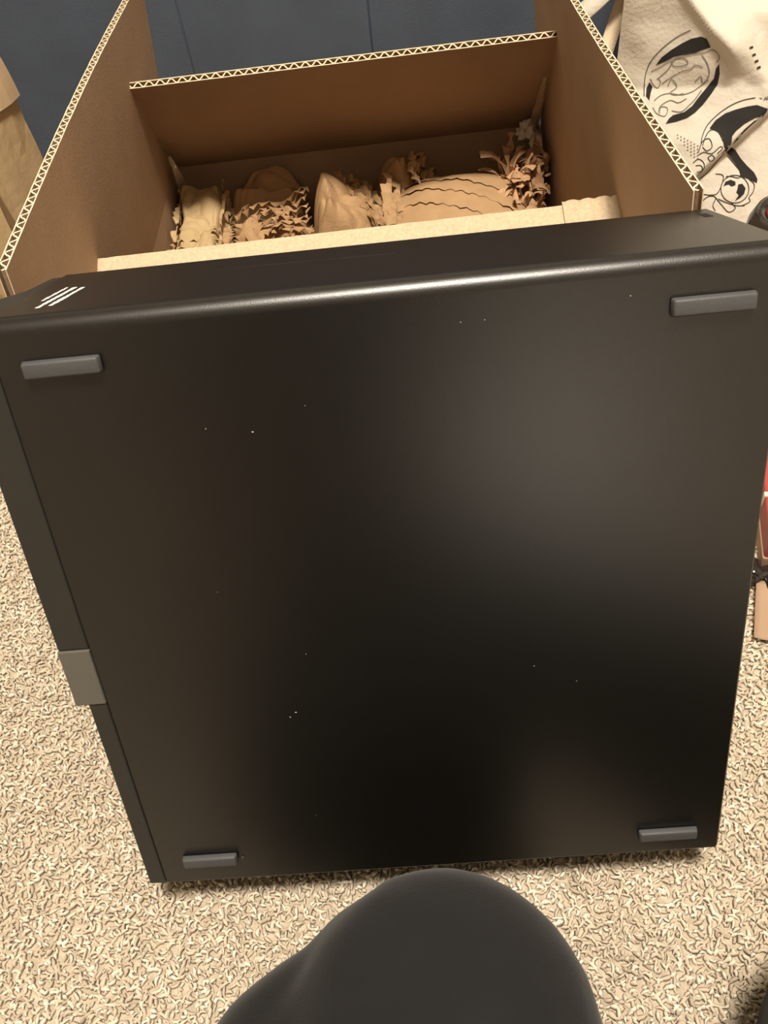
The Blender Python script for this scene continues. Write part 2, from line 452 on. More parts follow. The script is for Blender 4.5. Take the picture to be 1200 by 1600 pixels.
def cardboard():
    W, D, F, Z, t = BX_W, BX_D, BX_F, BX_Z, BX_T
    aL, aR, aB, aF = 0.1184, 0.1081, 0.7669, 1.0654
    # walls (inner faces at x=0, x=W, y=0, y=D)
    box('bottom_panel', (-t, -t, 0.001), (W + t, D + t, 0.001 + t), M['kraft_in'], BOX)
    for lo, hi in (((-t, -t, 0.0065), (0, D + t, Z)), ((W, -t, 0.0065), (W + t, D + t, Z)), ((0, -t, 0.0065), (W, 0, Z)), ((0, D, 0.0065), (W, D + t, Z))):
        box('wall', lo, hi, M['kraft_in'], BOX, bevel=0.0006)
    sn, cs = math.sin, math.cos
    l = flap('flap', (0, 0, Z), (0, 1, 0), (sn(aL), 0, cs(aL)), (cs(aL), 0, -sn(aL)), D, F, seed=1, bulge=-0.004)
    r = flap('flap', (W, 0, Z), (0, 1, 0), (-sn(aR), 0, cs(aR)), (-cs(aR), 0, -sn(aR)), D, F, seed=2, bulge=0.003)
    b = flap('flap', (0.004, D, Z), (1, 0, 0), (0, -sn(aB), cs(aB)), (0, -cs(aB), -sn(aB)), W - 0.008, F, seed=3)
    f = flap('flap', (0.004, 0, Z), (1, 0, 0), (0, sn(aF), cs(aF)), (0, cs(aF), -sn(aF)), W - 0.008, F, seed=4)
    l['label'] = 'flap along the long side by the paper bag'
    r['label'] = 'flap along the long side by the tote bag'
    b['label'] = 'far flap folded inward over the box'
    f['label'] = 'near flap folded inward, mostly hidden by the computer'
    # peeling tape along the back corners
    def ribbon(name, pts, wid, wdir, mat=M['tape'], wob=0.0015, seed=0):
        vs = []; n = len(pts); K = 6
        for i, p in enumerate(pts):
            for k in range(K):
                s = k / (K - 1) - 0.5
                q = Vector(p) + Vector(wdir[i] if isinstance(wdir, list) else wdir) * (wid[i] if hasattr(wid, '__len__') else wid) * s
                q += Vector((nz(i * 0.7, k * 0.8, seed), nz(i * 0.7, k * 0.8, seed + 5), nz(i * 0.7, k * 0.8, seed + 9))) * wob
                vs.append(q)
        o = mesh_obj(name, vs, grid_faces(n, K), mat, BOX, True)
        md = o.modifiers.new('s', 'SOLIDIFY'); md.thickness = 0.0003
        return o
    def back(x, u, off=0.0): return Vector((x, D - sn(aB) * u - cs(aB) * off, Z + cs(aB) * u - sn(aB) * off))
    # left corner
    ribbon('tape', [Vector((0.009 + 0.006 * s, D - 0.016 - 0.050 * s, Z - 0.02 + 0.062 * s)) for s in np.linspace(0, 1, 12)], [0.013 - 0.010 * s for s in np.linspace(0, 1, 12)], Vector((0.75, 0.35, 0.3)).normalized(), seed=1)
    # right corner: strip hanging from the flap edge, with a crumpled end
    ribbon('tape', [Vector((W - 0.012 - 0.0065 * s, D - 0.014 - 0.085 * s, Z + 0.0 + 0.088 * s)) for s in np.linspace(0, 1, 14)], [0.015 - 0.011 * s for s in np.linspace(0, 1, 14)], Vector((0.8, -0.2, 0.4)).normalized(), seed=3)
    ribbon('tape', [Vector((W - 0.012, D - 0.030 - 0.05 * s, Z + 0.004 - 0.045 * s + 0.006 * sn(s * 5))) for s in np.linspace(0, 1, 12)], [0.014 - 0.006 * s for s in np.linspace(0, 1, 12)], Vector((0.9, -0.1, 0.3)).normalized(), M['white_card'], 0.003, 6)
    vs, fs = [], []
    bm = bmesh.new(); bmesh.ops.create_icosphere(bm, subdivisions=3, radius=0.012)
    for v in bm.verts: v.co *= 0.75 + 0.65 * nz(v.co.x * 160, v.co.y * 160, v.co.z * 160 + 3)
    o = bm_obj('crumpled_tape', bm, M['white_card'], BOX); o.location = (W - 0.020, D - 0.022, Z + 0.006)
    # crumpled tape end wrapped over the near flap's edge
    def front(x, u, off=0.0): return Vector((x, sn(aF) * u - cs(aF) * off, Z + cs(aF) * u + sn(aF) * off))
    pts = []
    vs = []; NU, NV = 22, 8
    for i in range(NU):
        for j in range(NV):
            x = W - 0.004 - 0.046 * (i / (NU - 1)); u = F - 0.05 + 0.052 * j / (NV - 1)
            rip = 0.0022 * abs(sn(i * 0.62)) + 0.001 * nz(i * 0.5, j * 0.4)
            vs.append(front(x, u, t + 0.0008 + rip))
    o = mesh_obj('tape', vs, grid_faces(NU, NV), M['kraft_out'], BOX, True)
    o['label'] = 'wrinkled paper tape end'
    md = o.modifiers.new('s', 'SOLIDIFY'); md.thickness = 0.0004
cardboard()

# ================================================================== packing paper in the box
PG = 'crumpled packing paper in the box'
BASEZ = 0.0075

def ruffle(path, outs, h, amp, pitch, seed=0, rows=4, curl=0.004):
    """zigzag frill: path points (Vector), outs unit vectors; returns verts, faces"""
    L_ = [0.0]
    for a, b in zip(path, path[1:]): L_.append(L_[-1] + (b - a).length)
    n = max(8, int(L_[-1] / pitch * 2)); vs = []
    for i in range(n + 1):
        s = L_[-1] * i / n; k = 0
        while k < len(path) - 2 and L_[k + 1] < s: k += 1
        f = (s - L_[k]) / max(1e-9, L_[k + 1] - L_[k])
        p = path[k].lerp(path[k + 1], f); o = outs[k].lerp(outs[k + 1], f)
        tan = (path[k + 1] - path[k]).normalized()
        zg = (1 if i % 2 else -1) * amp * (0.35 + 1.6 * abs(nz(i * 0.37, seed)))
        p = p + tan * pitch * 0.5 * nz(i * 1.7, seed + 8.8)
        hh = h * (0.75 + 1.1 * nz(i * 0.43, seed + 3.3))
        for r in range(rows):
            t = r / (rows - 1)
            vs.append(p + o * (hh * t + 0.3 * zg * t) + tan * (0.5 * zg * t * nz(i * .9, seed)) + Vector((0, 0, 1)) * (zg * 0.9 * t - curl * t * t + 0.006 * nz(i * 0.23, seed + 5.5)))
    keep = [i for i in range(n) if nz(i * 0.71, seed + 2.2) > -0.30]
    return vs, [f for f in grid_faces(n + 1, rows) if f[0] // rows in keep]

def mound(lx, ly, h, seed, nu=44, nv=44, crumple=0.006, power=0.35, ridge=None, sharp=27):
    vs = []
    for i in range(nu):
        for j in range(nv):
            u = i / (nu - 1); v = j / (nv - 1)
            e = (1 - abs(2 * u - 1) ** (0.9 / power)) * (1 - abs(2 * v - 1) ** (0.9 / power))
            x = lx * (u - 0.5); y = ly * (v - 0.5)
            z = h * e
            if 0 < u < 1 and 0 < v < 1:
                q = Vector((x * sharp, y * sharp, seed * 3.1))
                c = (abs(noise.noise(q)) - 0.25) + 0.5 * (abs(noise.noise(q * 2.3)) - 0.25)
                z += crumple * 2.2 * c * e
                x += crumple * 0.9 * noise.noise(q * 1.2 + Vector((9, 0, 0))); y += crumple * 0.9 * noise.noise(q * 1.2 + Vector((0, 9, 0)))
                if ridge: z += ridge(u, v) * e
            vs.append(Vector((x, y, max(0.0, z))))
    return vs, grid_faces(nu, nv)

HEAPZ = 0.080
def wad(label, loc, parts, rotz=0.0, z=HEAPZ):
    e = empty('packing_paper', (loc[0], loc[1], z), (0, 0, rotz))
    tag(e, label, 'packing paper', PG)
    for nm, (vs, fs), mat in parts:
        o = mesh_obj(nm, vs, fs, mat, e, smooth=(nm == 'layer'))
    return e

V3 = Vector
def frill_rows(x0, x1, y0, y1, z, n, h, amp, pitch, out, seed):
    r = []
    for k in range(n):
        f = k / max(1, n - 1)
        p = [V3((x0 + (x1 - x0) * s, y0 + (y1 - y0) * f + 0.006 * nz(s * 3, k + seed), (z(s, f) if callable(z) else z) + 0.004 * nz(s * 4, k * 2 + seed))) for s in np.linspace(0, 1, 12)]
        r.append(('frill', ruffle(p, [V3(out).normalized()] * 12, h, amp, pitch, seed + k), M['paper']))
    return r

def paper():
    top = 0.118 - HEAPZ + BASEZ
    # broad crumpled sheet underneath
    parts = [('sheet', mound(0.376, 0.250, 0.084, 21, 110, 74, crumple=0.016, power=0.06, sharp=26), M['paper'])]
    wad('wide crumpled kraft paper sheet lining the box beneath the other wads', (0.142, 0.578), parts, 0.0193, BASEZ)
    # pad in the corner by the flap: flat top, frills down both sides
    parts = [('sheet', mound(0.048, 0.120, top, 1, power=0.07, crumple=0.006, ridge=lambda u, v: 0.018 * v), M['paper2'])]
    for sx in (-1, 1):
        for k in range(4):
            p = [V3((sx * 0.0225, -0.058 + 0.11 * s, top - 0.003 - 0.011 * k + 0.018 * s)) for s in np.linspace(0, 1, 10)]
            parts.append(('frill', ruffle(p, [V3((sx * (0.9 if k else 0.3), -0.2, 0.3)).normalized()] * 10, 0.007, 0.0035, 0.008, 11 + k + sx), M['paper2' if k != 1 else 'paper']))
    for k in range(5):
        p = [V3((-0.022 + 0.044 * s, -0.058 + 0.007 * k, top - 0.006 + 0.0015 * k)) for s in np.linspace(0, 1, 8)]
        parts.append(('frill', ruffle(p, [V3((0.3, -0.6, 0.7)).normalized()] * 8, 0.008, 0.004, 0.010, 60 + k), M['paper2']))
    wad('flat-topped pale paper pad with frilled edges, leftmost in the box', (-0.030, 0.640), parts, 0.02)
    # folded piece in the shade behind
    parts = [('sheet', mound(0.085, 0.045, top + 0.010, 2, power=0.16, crumple=0.016), M['paper'])]
    wad('shadowed paper lump behind the frilled middle wad, near the far wall', (0.038, 0.686), parts, 0.1)
    # frilled mass
    parts = [('sheet', mound(0.090, 0.072, top - 0.006, 3, power=0.16, crumple=0.012), M['paper'])]
    parts += frill_rows(-0.042, 0.044, -0.034, 0.030, lambda s, f: top - 0.010 + 0.014 * s * f + 0.008 * f + 0.005 * math.sin(9 * s + 5 * f), 13, 0.010, 0.0055, 0.0105, (0.0, -0.75, 0.6), 20)
    wad('frilled and ruffled kraft paper wad beside the pale pad', (0.044, 0.624), parts, 0.1)
    # pale low sheet at the near side
    parts = [('sheet', mound(0.100, 0.034, top - 0.004, 4, power=0.14, crumple=0.010), M['paper2'])]
    wad('pale low paper sheet along the near edge in front of the frilled wad', (0.100, 0.566), parts, 0.05)
    # wedge folded like a fan
    parts = [('sheet', mound(0.072, 0.090, top, 5, power=0.15, crumple=0.010, ridge=lambda u, v: 0.024 * (1 - abs(u - 0.45 + 0.3 * v) * 2.4) + 0.010 * v), M['paper'])]
    for k in range(6):
        p = [V3((-0.012 + 0.046 * s + 0.005 * k, 0.040 - 0.080 * s + 0.003 * k, top + 0.014 - 0.018 * s - 0.003 * k)) for s in np.linspace(0, 1, 10)]
        parts.append(('frill', ruffle(p, [V3((0.7, -0.2, 0.6)).normalized()] * 10, 0.010, 0.0045, 0.010, 31 + k), M['paper']))
    wad('wedge-shaped folded paper wad in the middle of the box', (0.124, 0.640), parts, 0.0)
    # rounded wad at the back with a frilled right end
    parts = [('sheet', mound(0.070, 0.050, top + 0.018, 6, power=0.22, crumple=0.013), M['paper'])]
    for k in range(6):
        p = [V3((0.012 + 0.004 * k, -0.026 + 0.05 * s, top + 0.020 - 0.006 * k + 0.006 * math.sin(3 * s))) for s in np.linspace(0, 1, 10)]
        parts.append(('frill', ruffle(p, [V3((0.85, -0.35, 0.4)).normalized()] * 10, 0.011, 0.005, 0.010, 41 + k), M['paper']))
    wad('rounded paper wad with a ruffled end against the far wall', (0.182, 0.685), parts, -0.1)
    # big smooth mound with stepped zigzag layers
    def layer(k):
        nu, nv = 46, 24; vs = []
        for i in range(nu):
            for j in range(nv):
                u = i / (nu - 1); v = j / (nv - 1)
                v0 = 0.02 + 0.20 * k
                zag = 0.028 * (1 - 4 * abs(((u * 13 + 0.3 * k) % 1.0) - 0.5)) * (0.5 + abs(nz(u * 9, k))) if j == 0 else 0.0
                vv = v0 + (1 - v0) * v + (zag if k else 0)
                vv += (0.55 * (0.45 - u)) * (1 - v) if k else 0
                vv = min(max(vv, 0), 1)
                x = 0.150 * (u - 0.5); y = 0.105 * (vv - 0.5)
                e = max(0, math.sin(math.pi * min(max(u * 0.97 + 0.015, 0), 1))) ** 0.28 * max(0, math.sin(math.pi * min(vv * 0.85 + 0.10, 1))) ** 0.3
                z = (top + 0.012) * e + 0.0014 * k + 0.006 * (abs(nz(x * 22, y * 22, 5 + 0.2 * k)) - 0.2) * e
                if k == 0 and (i in (0, nu - 1) or j in (0, nv - 1)): z = 0
                vs.append(V3((x, y, z)))
        return vs, grid_faces(nu, nv)
    parts = [('sheet', layer(0), M['paper']), ('layer', layer(1), M['paper']), ('layer', layer(2), M['paper']), ('layer', layer(3), M['paper'])]
    for k in range(6):
        p = [V3((-0.066 + 0.004 * k, -0.045 + 0.085 * s, top + 0.004 + 0.012 * math.sin(2.5 * s) - 0.005 * k)) for s in np.linspace(0, 1, 10)]
        parts.append(('frill', ruffle(p, [V3((-0.8, -0.3, 0.5)).normalized()] * 10, 0.012, 0.005, 0.010, 51 + k), M['paper']))
    wad('large smooth domed paper wad with zigzag layered edges', (0.240, 0.632), parts, -0.04)
    # bundle of curly shredded strips in the corner
    rng = random.Random(12)
    e = empty('shredded_paper_bundle', (0.312, 0.655, HEAPZ)); tag(e, 'bundle of curly shredded brown paper strips in the right corner of the box', 'packing paper', PG)
    core, fcs = mound(0.042, 0.070, 0.040, 9, 20, 20, 0.012, 0.25)
    mesh_obj('core', core, fcs, M['shred'], e, True)
    for s in range(110):
        bx, by = rng.uniform(-0.022, 0.018), rng.uniform(-0.042, 0.030)
        ln = rng.uniform(0.022, 0.048); wd = rng.uniform(0.0035, 0.0075)
        a = rng.uniform(0, 6.28); lean = rng.uniform(0.1, 0.7); cur = rng.uniform(-3.0, 3.0)
        pts = []; p = V3((bx, by, 0.024 + 0.032 * rng.random() * (0.4 + (by + 0.042) / 0.072))); d = V3((math.cos(a) * lean, math.sin(a) * lean * 0.6 - 0.15, 1)).normalized()
        ax = V3((math.sin(a), -math.cos(a), 0.2)).normalized(); N = 10
        vs = []
        for i in range(N):
            t = i / (N - 1)
            wv = ax * wd * (0.5 + 0.3 * math.sin(t * 9 + s))
            q = p.copy(); q.x = min(q.x, 0.026 - abs(wv.x)); q.z = min(q.z, 0.088)
            vs += [q - wv, q + d.cross(ax) * 0.0012, q + wv]
            p = p + d * (ln / N)
            d = (Matrix.Rotation(cur / N * (1 + t), 3, ax) @ d + V3((0, 0, -0.10 * t))).normalized()
        mesh_obj('strip', vs, grid_faces(N, 3), M['shred'], e, True)
paper()

# ================================================================== sofa behind the box
def sofa():
    y0 = 0.80; e = empty('sofa', (0.17, y0, 0.0)); tag(e, 'navy blue upholstered sofa behind the cardboard box', 'sofa')
    ox, oy = 0.17, y0
    pw = 0.1975; xs = [-0.033 + pw * k for k in (-4, -3, 0, 1, 2, 3, 4, 5)]
    for i in range(len(xs) - 1):
        a, b = xs[i], xs[i + 1]
        box('front_panel', (a - ox + 0.0008, 0.0 + (0.0015 if i % 2 else 0), 0.035), (b - ox - 0.0008, 0.08, 0.36), M['navy'], e, bevel=0.0025, seg=3)
        vs, fs = tube([(b - ox, 0.0025, 0.04), (b - ox + 0.001, 0.0025, 0.2), (b - ox, 0.0025, 0.355)], 0.0016, 6)
        mesh_obj('seam', vs, fs, M['navy_seam'], e, True)
    x0, x1 = xs[0], xs[-1]
    box('base', (x0 - ox, 0.08, 0.035), (x1 - ox, 0.78, 0.34), M['navy'], e, bevel=0.01)
    half = (x0 + x1) / 2
    for a, b in ((x0, half), (half, x1)):
        box('seat_cushion', (a - ox + 0.004, -0.01, 0.362), (b - ox - 0.004, 0.60, 0.50), M['navy'], e, bevel=0.03, seg=4, smooth=True)
        box('back_cushion', (a - ox + 0.004, 0.50, 0.505), (b - ox - 0.004, 0.72, 0.88), M['navy'], e, bevel=0.05, seg=4, smooth=True)
    box('backrest', (x0 - ox, 0.70, 0.30), (x1 - ox, 0.86, 0.80), M['navy'], e, bevel=0.02, seg=3)
    for a in (x0 - 0.16, x1):
        box('armrest', (a - ox, 0.0, 0.035), (a + 0.16 - ox, 0.86, 0.62), M['navy'], e, bevel=0.03, seg=4, smooth=True)
    for a in (x0 - 0.1, x1 + 0.1):
        for b in (0.06, 0.78):
            vs, fs = lathe([(0.0, 0.0), (0.018, 0.0), (0.024, 0.035), (0.0, 0.035)], 14)
            o = mesh_obj('leg', [(v[0] + a - ox, v[1] + b, v[2] - 0.003) for v in vs], fs, M['wood'], e, True)
sofa()

# ================================================================== printed cotton tote bag
TN = V3((-0.22, -0.86, 0.46)).normalized(); TP = V3((0.56, 0.60, 0.12))
TU = V3((0, 0, 1)).cross(TN).normalized()
if TU.x < 0: TU = -TU
TV = TN.cross(TU)
if TV.z < 0: TV = -TV
def sstep(x): x = min(1, max(0, x)); return x * x * (3 - 2 * x)
def seg_fold(u, v, a, b, soft, side, fade=0.03):
    """height of an overlapping layer: 1 on the chosen side of line a-b, fading beyond its ends"""
    dx, dy = b[0] - a[0], b[1] - a[1]; ln = math.hypot(dx, dy); dx /= ln; dy /= ln
    s = (u - a[0]) * dx + (v - a[1]) * dy; d = ((u - a[0]) * -dy + (v - a[1]) * dx) * side
    along = sstep((s + fade) / fade) * sstep((ln + fade - s) / fade)
    return along * sstep(d / soft) * math.exp(-max(0, d) / 0.05)
def th_(u, v):
    h = 0.030 * (1 - ((u - 0.015) / 0.19) ** 4) * (1 - ((v - 0.06) / 0.21) ** 6)
    # big fold: right layer stands over the shaded left layer
    h += 0.016 * seg_fold(u, v, (-0.150, 0.178), (-0.080, 0.105), 0.007, 1)
    h += 0.010 * seg_fold(u, v, (-0.080, 0.105), (-0.030, 0.066), 0.016, 1)
    # lower fold: printed layer hangs over the one beneath
    h += 0.013 * seg_fold(u, v, (-0.084, 0.004), (-0.027, 0.064), 0.004, 1)
    h -= 0.020 * math.exp(-((u + 0.125) / 0.035) ** 2 - ((v - 0.15) / 0.06) ** 2)
    dl = ((u + 0.150) * 0.073 + (v - 0.178) * 0.070) / 0.1011
    h += 0.75 * max(0.0, v - 0.085) * (1.0 if dl < 0 else math.exp(-dl / 0.035))
    # wrinkles
    q = V3((u * 22, v * 22, 1.7))
    h += 0.0045 * noise.noise(q) + 0.0022 * noise.noise(q * 2.6)
    if u > -0.09 and v > 0.07: h += 0.0022 * abs(noise.noise(q * 3.4)) * sstep((u + 0.09) / 0.02) * sstep((v - 0.07) / 0.02)
    return h
def tsurf(u, v, off=0.0): return TP + TU * u + TV * v + TN * (th_(u, v) + off)

PRINT = {
    'arc1':[(-110.2, 128.9), (-118.6, 125.8), (-127.3, 120.5), (-134.7, 114.1), (-140.9, 106.4), (-143.5, 98.7), (-143.8, 89.8), (-142.6, 78.4)],
    'band1':[(-135.7, 103.6), (-131.7, 109.6), (-124.1, 115.0), (-115.3, 119.8), (-108.7, 122.4), (-100.6, 123.3), (-95.6, 121.1), (-91.0, 114.6), (-97.8, 113.0), (-103.4, 111.2), (-113.9, 110.3), (-121.0, 109.5), (-126.5, 106.8)],
    'band1r':[(-81.3, 101.4), (-78.9, 93.7), (-78.8, 85.9), (-82.9, 78.2), (-88.7, 69.2), (-94.8, 62.4), (-101.4, 57.8), (-110.6, 54.9), (-119.6, 53.2), (-117.2, 57.8), (-113.9, 60.7), (-104.5, 63.0), (-98.1, 68.1), (-92.3, 77.1), (-87.4, 83.8), (-83.1, 90.4), (-83.2, 98.1)],
    'band1l':[(-139.3, 90.3), (-141.1, 85.2), (-140.8, 78.4), (-137.2, 74.4), (-136.8, 80.7), (-135.8, 86.3)],
    'l1a':[(-139.3, 98.7), (-131.9, 101.9), (-121.8, 107.3), (-113.7, 108.9), (-103.3, 110.4), (-96.3, 110.8), (-88.4, 112.4), (-82.2, 106.8), (-83.9, 102.5)],
    'l1b':[(-131.8, 93.0), (-124.3, 99.6), (-119.5, 107.3), (-111.1, 107.2), (-108.1, 102.8), (-118.7, 101.8), (-122.9, 106.2)],
    'l1c':[(-127.6, 88.5), (-121.0, 92.9), (-112.0, 97.3), (-105.0, 98.3), (-100.8, 101.6), (-94.5, 99.3)],
    'l1d':[(-121.8, 86.2), (-119.6, 91.8), (-113.8, 85.1), (-119.2, 80.6), (-114.0, 78.3), (-107.0, 79.4)],
    'l1e':[(-139.1, 93.1), (-134.7, 87.4), (-130.7, 85.2), (-129.1, 90.8), (-133.0, 93.0)],
    'l1f':[(-132.8, 73.9), (-127.4, 78.4), (-119.1, 80.0), (-109.2, 78.3), (-100.0, 80.5), (-93.5, 84.9), (-87.1, 89.3)],
    'l1g':[(-115.7, 64.7), (-107.0, 63.5), (-100.7, 69.2), (-96.5, 73.7), (-91.8, 81.6)],
    'l1h':[(-127.7, 63.6), (-126.1, 69.3), (-118.2, 73.8), (-110.6, 71.5), (-103.9, 74.9)],
    'l1i':[(-97.2, 109.2), (-91.5, 102.6), (-87.8, 93.8), (-91.5, 87.1), (-94.7, 92.7), (-98.8, 88.3)],
    'l1j':[(-133.3, 68.1), (-128.8, 62.4), (-121.1, 60.1), (-119.7, 67.0), (-125.9, 68.1), (-126.4, 62.4)],
    'arc2':[(-44.6, 74.1), (-53.7, 72.5), (-62.5, 69.1), (-71.1, 63.5), (-78.3, 56.7), (-83.2, 49.8), (-85.6, 41.7), (-85.9, 35.9)],
    'band2':[(-80.0, 48.7), (-75.7, 55.6), (-68.3, 61.3), (-59.4, 64.6), (-50.4, 66.9), (-42.4, 68.0), (-32.4, 64.6), (-33.7, 58.4), (-41.7, 57.3), (-50.2, 52.2), (-56.3, 46.5), (-59.1, 41.9), (-58.6, 34.9), (-60.4, 28.0), (-64.8, 32.6), (-67.3, 40.7), (-71.7, 45.3)],
    'band2b':[(-33.5, 57.3), (-39.0, 55.6), (-45.1, 49.9), (-50.0, 44.2), (-51.6, 39.6), (-56.6, 33.8), (-55.2, 39.6), (-49.4, 47.6), (-42.3, 54.5)],
    'l2a':[(-84.3, 33.6), (-82.1, 42.9), (-78.0, 47.5), (-71.7, 45.3), (-66.9, 38.4), (-62.2, 31.4), (-65.0, 26.7)],
    'l2b':[(-87.1, 27.7), (-84.9, 37.1), (-79.2, 39.5), (-75.6, 32.5), (-79.9, 29.0), (-84.1, 32.4)],
    'l2c':[(-86.7, 25.4), (-82.2, 27.8), (-74.7, 26.7), (-68.4, 32.6), (-65.8, 31.4), (-69.9, 26.7)],
    'l2d':[(-90.5, 18.2), (-86.1, 21.8), (-80.7, 18.4), (-79.8, 12.4), (-83.8, 6.4)],
    'l2e':[(-80.9, 4.1), (-74.5, 10.1), (-68.6, 18.5), (-61.6, 27.9)],
    'l2f':[(-87.7, 15.9), (-82.8, 16.0), (-80.8, 11.2), (-85.6, 10.0)],
    'l2g':[(-77.8, 23.1), (-74.5, 25.5), (-71.5, 22.0), (-74.8, 19.6), (-77.8, 23.1)],
    'band3':[(-59.8, 28.0), (-56.4, 32.6), (-52.4, 30.4), (-46.5, 23.4), (-39.3, 16.5), (-32.3, 10.7), (-28.2, 4.8), (-28.2, 1.3), (-36.0, 4.7), (-43.6, 7.0), (-44.5, 11.7), (-50.5, 18.7)],
    'ring3':[(-34.5, -4.2), (-34.3, -7.4), (-35.1, -10.5), (-36.6, -13.1), (-38.9, -15.2), (-41.8, -16.5), (-45.0, -17.0), (-48.4, -16.6), (-51.7, -15.4), (-54.7, -13.5), (-57.2, -10.9), (-59.0, -7.9), (-59.9, -4.6), (-60.0, -1.4), (-59.2, 1.7), (-57.6, 4.3), (-55.3, 6.3), (-52.5, 7.6), (-49.3, 8.1), (-45.9, 7.7), (-42.7, 6.5), (-39.7, 4.6), (-37.3, 2.0), (-35.5, -0.9), (-34.5, -4.2)],
    'blob3a':[(-57.9, -2.2), (-56.7, 2.0), (-52.2, 3.9), (-47.7, 2.2), (-47.2, -0.8), (-50.6, -2.1), (-53.3, -0.3), (-55.6, -0.9)],
    'blob3b':[(-44.8, -0.2), (-41.3, 0.5), (-37.6, -3.6), (-38.0, -8.4), (-41.5, -12.7), (-45.3, -15.2), (-42.6, -9.7), (-45.4, -7.4), (-44.8, -3.8)],
    'l3a':[(-78.9, -9.2), (-68.8, -10.2), (-61.9, -7.7), (-59.3, 6.8), (-67.0, 9.0)],
    'l3b':[(-76.6, -23.8), (-75.3, -16.4), (-69.9, -11.4), (-63.5, -12.5), (-64.8, -19.9), (-61.6, -24.7)],
    'l3c':[(-63.5, -12.5), (-56.2, -19.7), (-49.1, -25.6), (-43.6, -21.8), (-48.1, -17.1)],
    'l3d':[(-36.0, 4.7), (-30.4, 0.1), (-30.3, -7.1), (-33.1, -11.9), (-31.3, -15.5), (-37.9, -19.3)],
    'l3e':[(-56.9, 6.8), (-52.1, 6.9), (-44.6, 5.8), (-45.1, 11.7), (-51.7, 18.7), (-58.8, 25.6)],
    'l3f':[(-60.9, -13.7), (-51.7, -17.2), (-42.8, -19.4), (-35.5, -19.2)],
    'tick1':[(-58.8, 112.2), (-55.8, 113.5)],
    'tick2':[(-55.2, 106.7), (-52.2, 108.1)],
    'tick3':[(-51.8, 101.9), (-48.8, 103.4)],
    'tick4':[(-48.7, 97.1), (-45.7, 98.5)],
    'letA1':[(-37.2, 71.5), (-36.3, 74.4), (-34.7, 72.2)],
    'letA2':[(-36.8, 72.6), (-35.4, 73.1)],
    'letN':[(-34.1, 72.4), (-34.8, 74.9), (-32.6, 73.1), (-33.1, 75.7)],
    'letI':[(-30.6, 73.5), (-31.1, 76.3)],
    'let0':[(-41.1, 73.8), (-38.6, 73.1)],
}
DOTS = [(-107.7, 43.0), (-107.3, 40.2), (-104.5, 41.4), (-104.1, 38.6), (-101.3, 39.8), (-100.9, 37.0), (-100.5, 34.2), (-98.2, 38.2), (-97.7, 35.4), (-97.3, 32.6), (-96.9, 29.8), (-95.0, 36.6), (-94.6, 33.8), (-94.1, 31.0), (-93.7, 28.1), (-93.3, 25.3), (-91.8, 34.9), (-91.4, 32.1), (-91.0, 29.3), (-90.5, 26.5), (-90.1, 23.7), (-88.6, 33.3), (-88.2, 30.5), (-87.8, 27.7), (-87.4, 24.9), (-86.9, 22.1)]

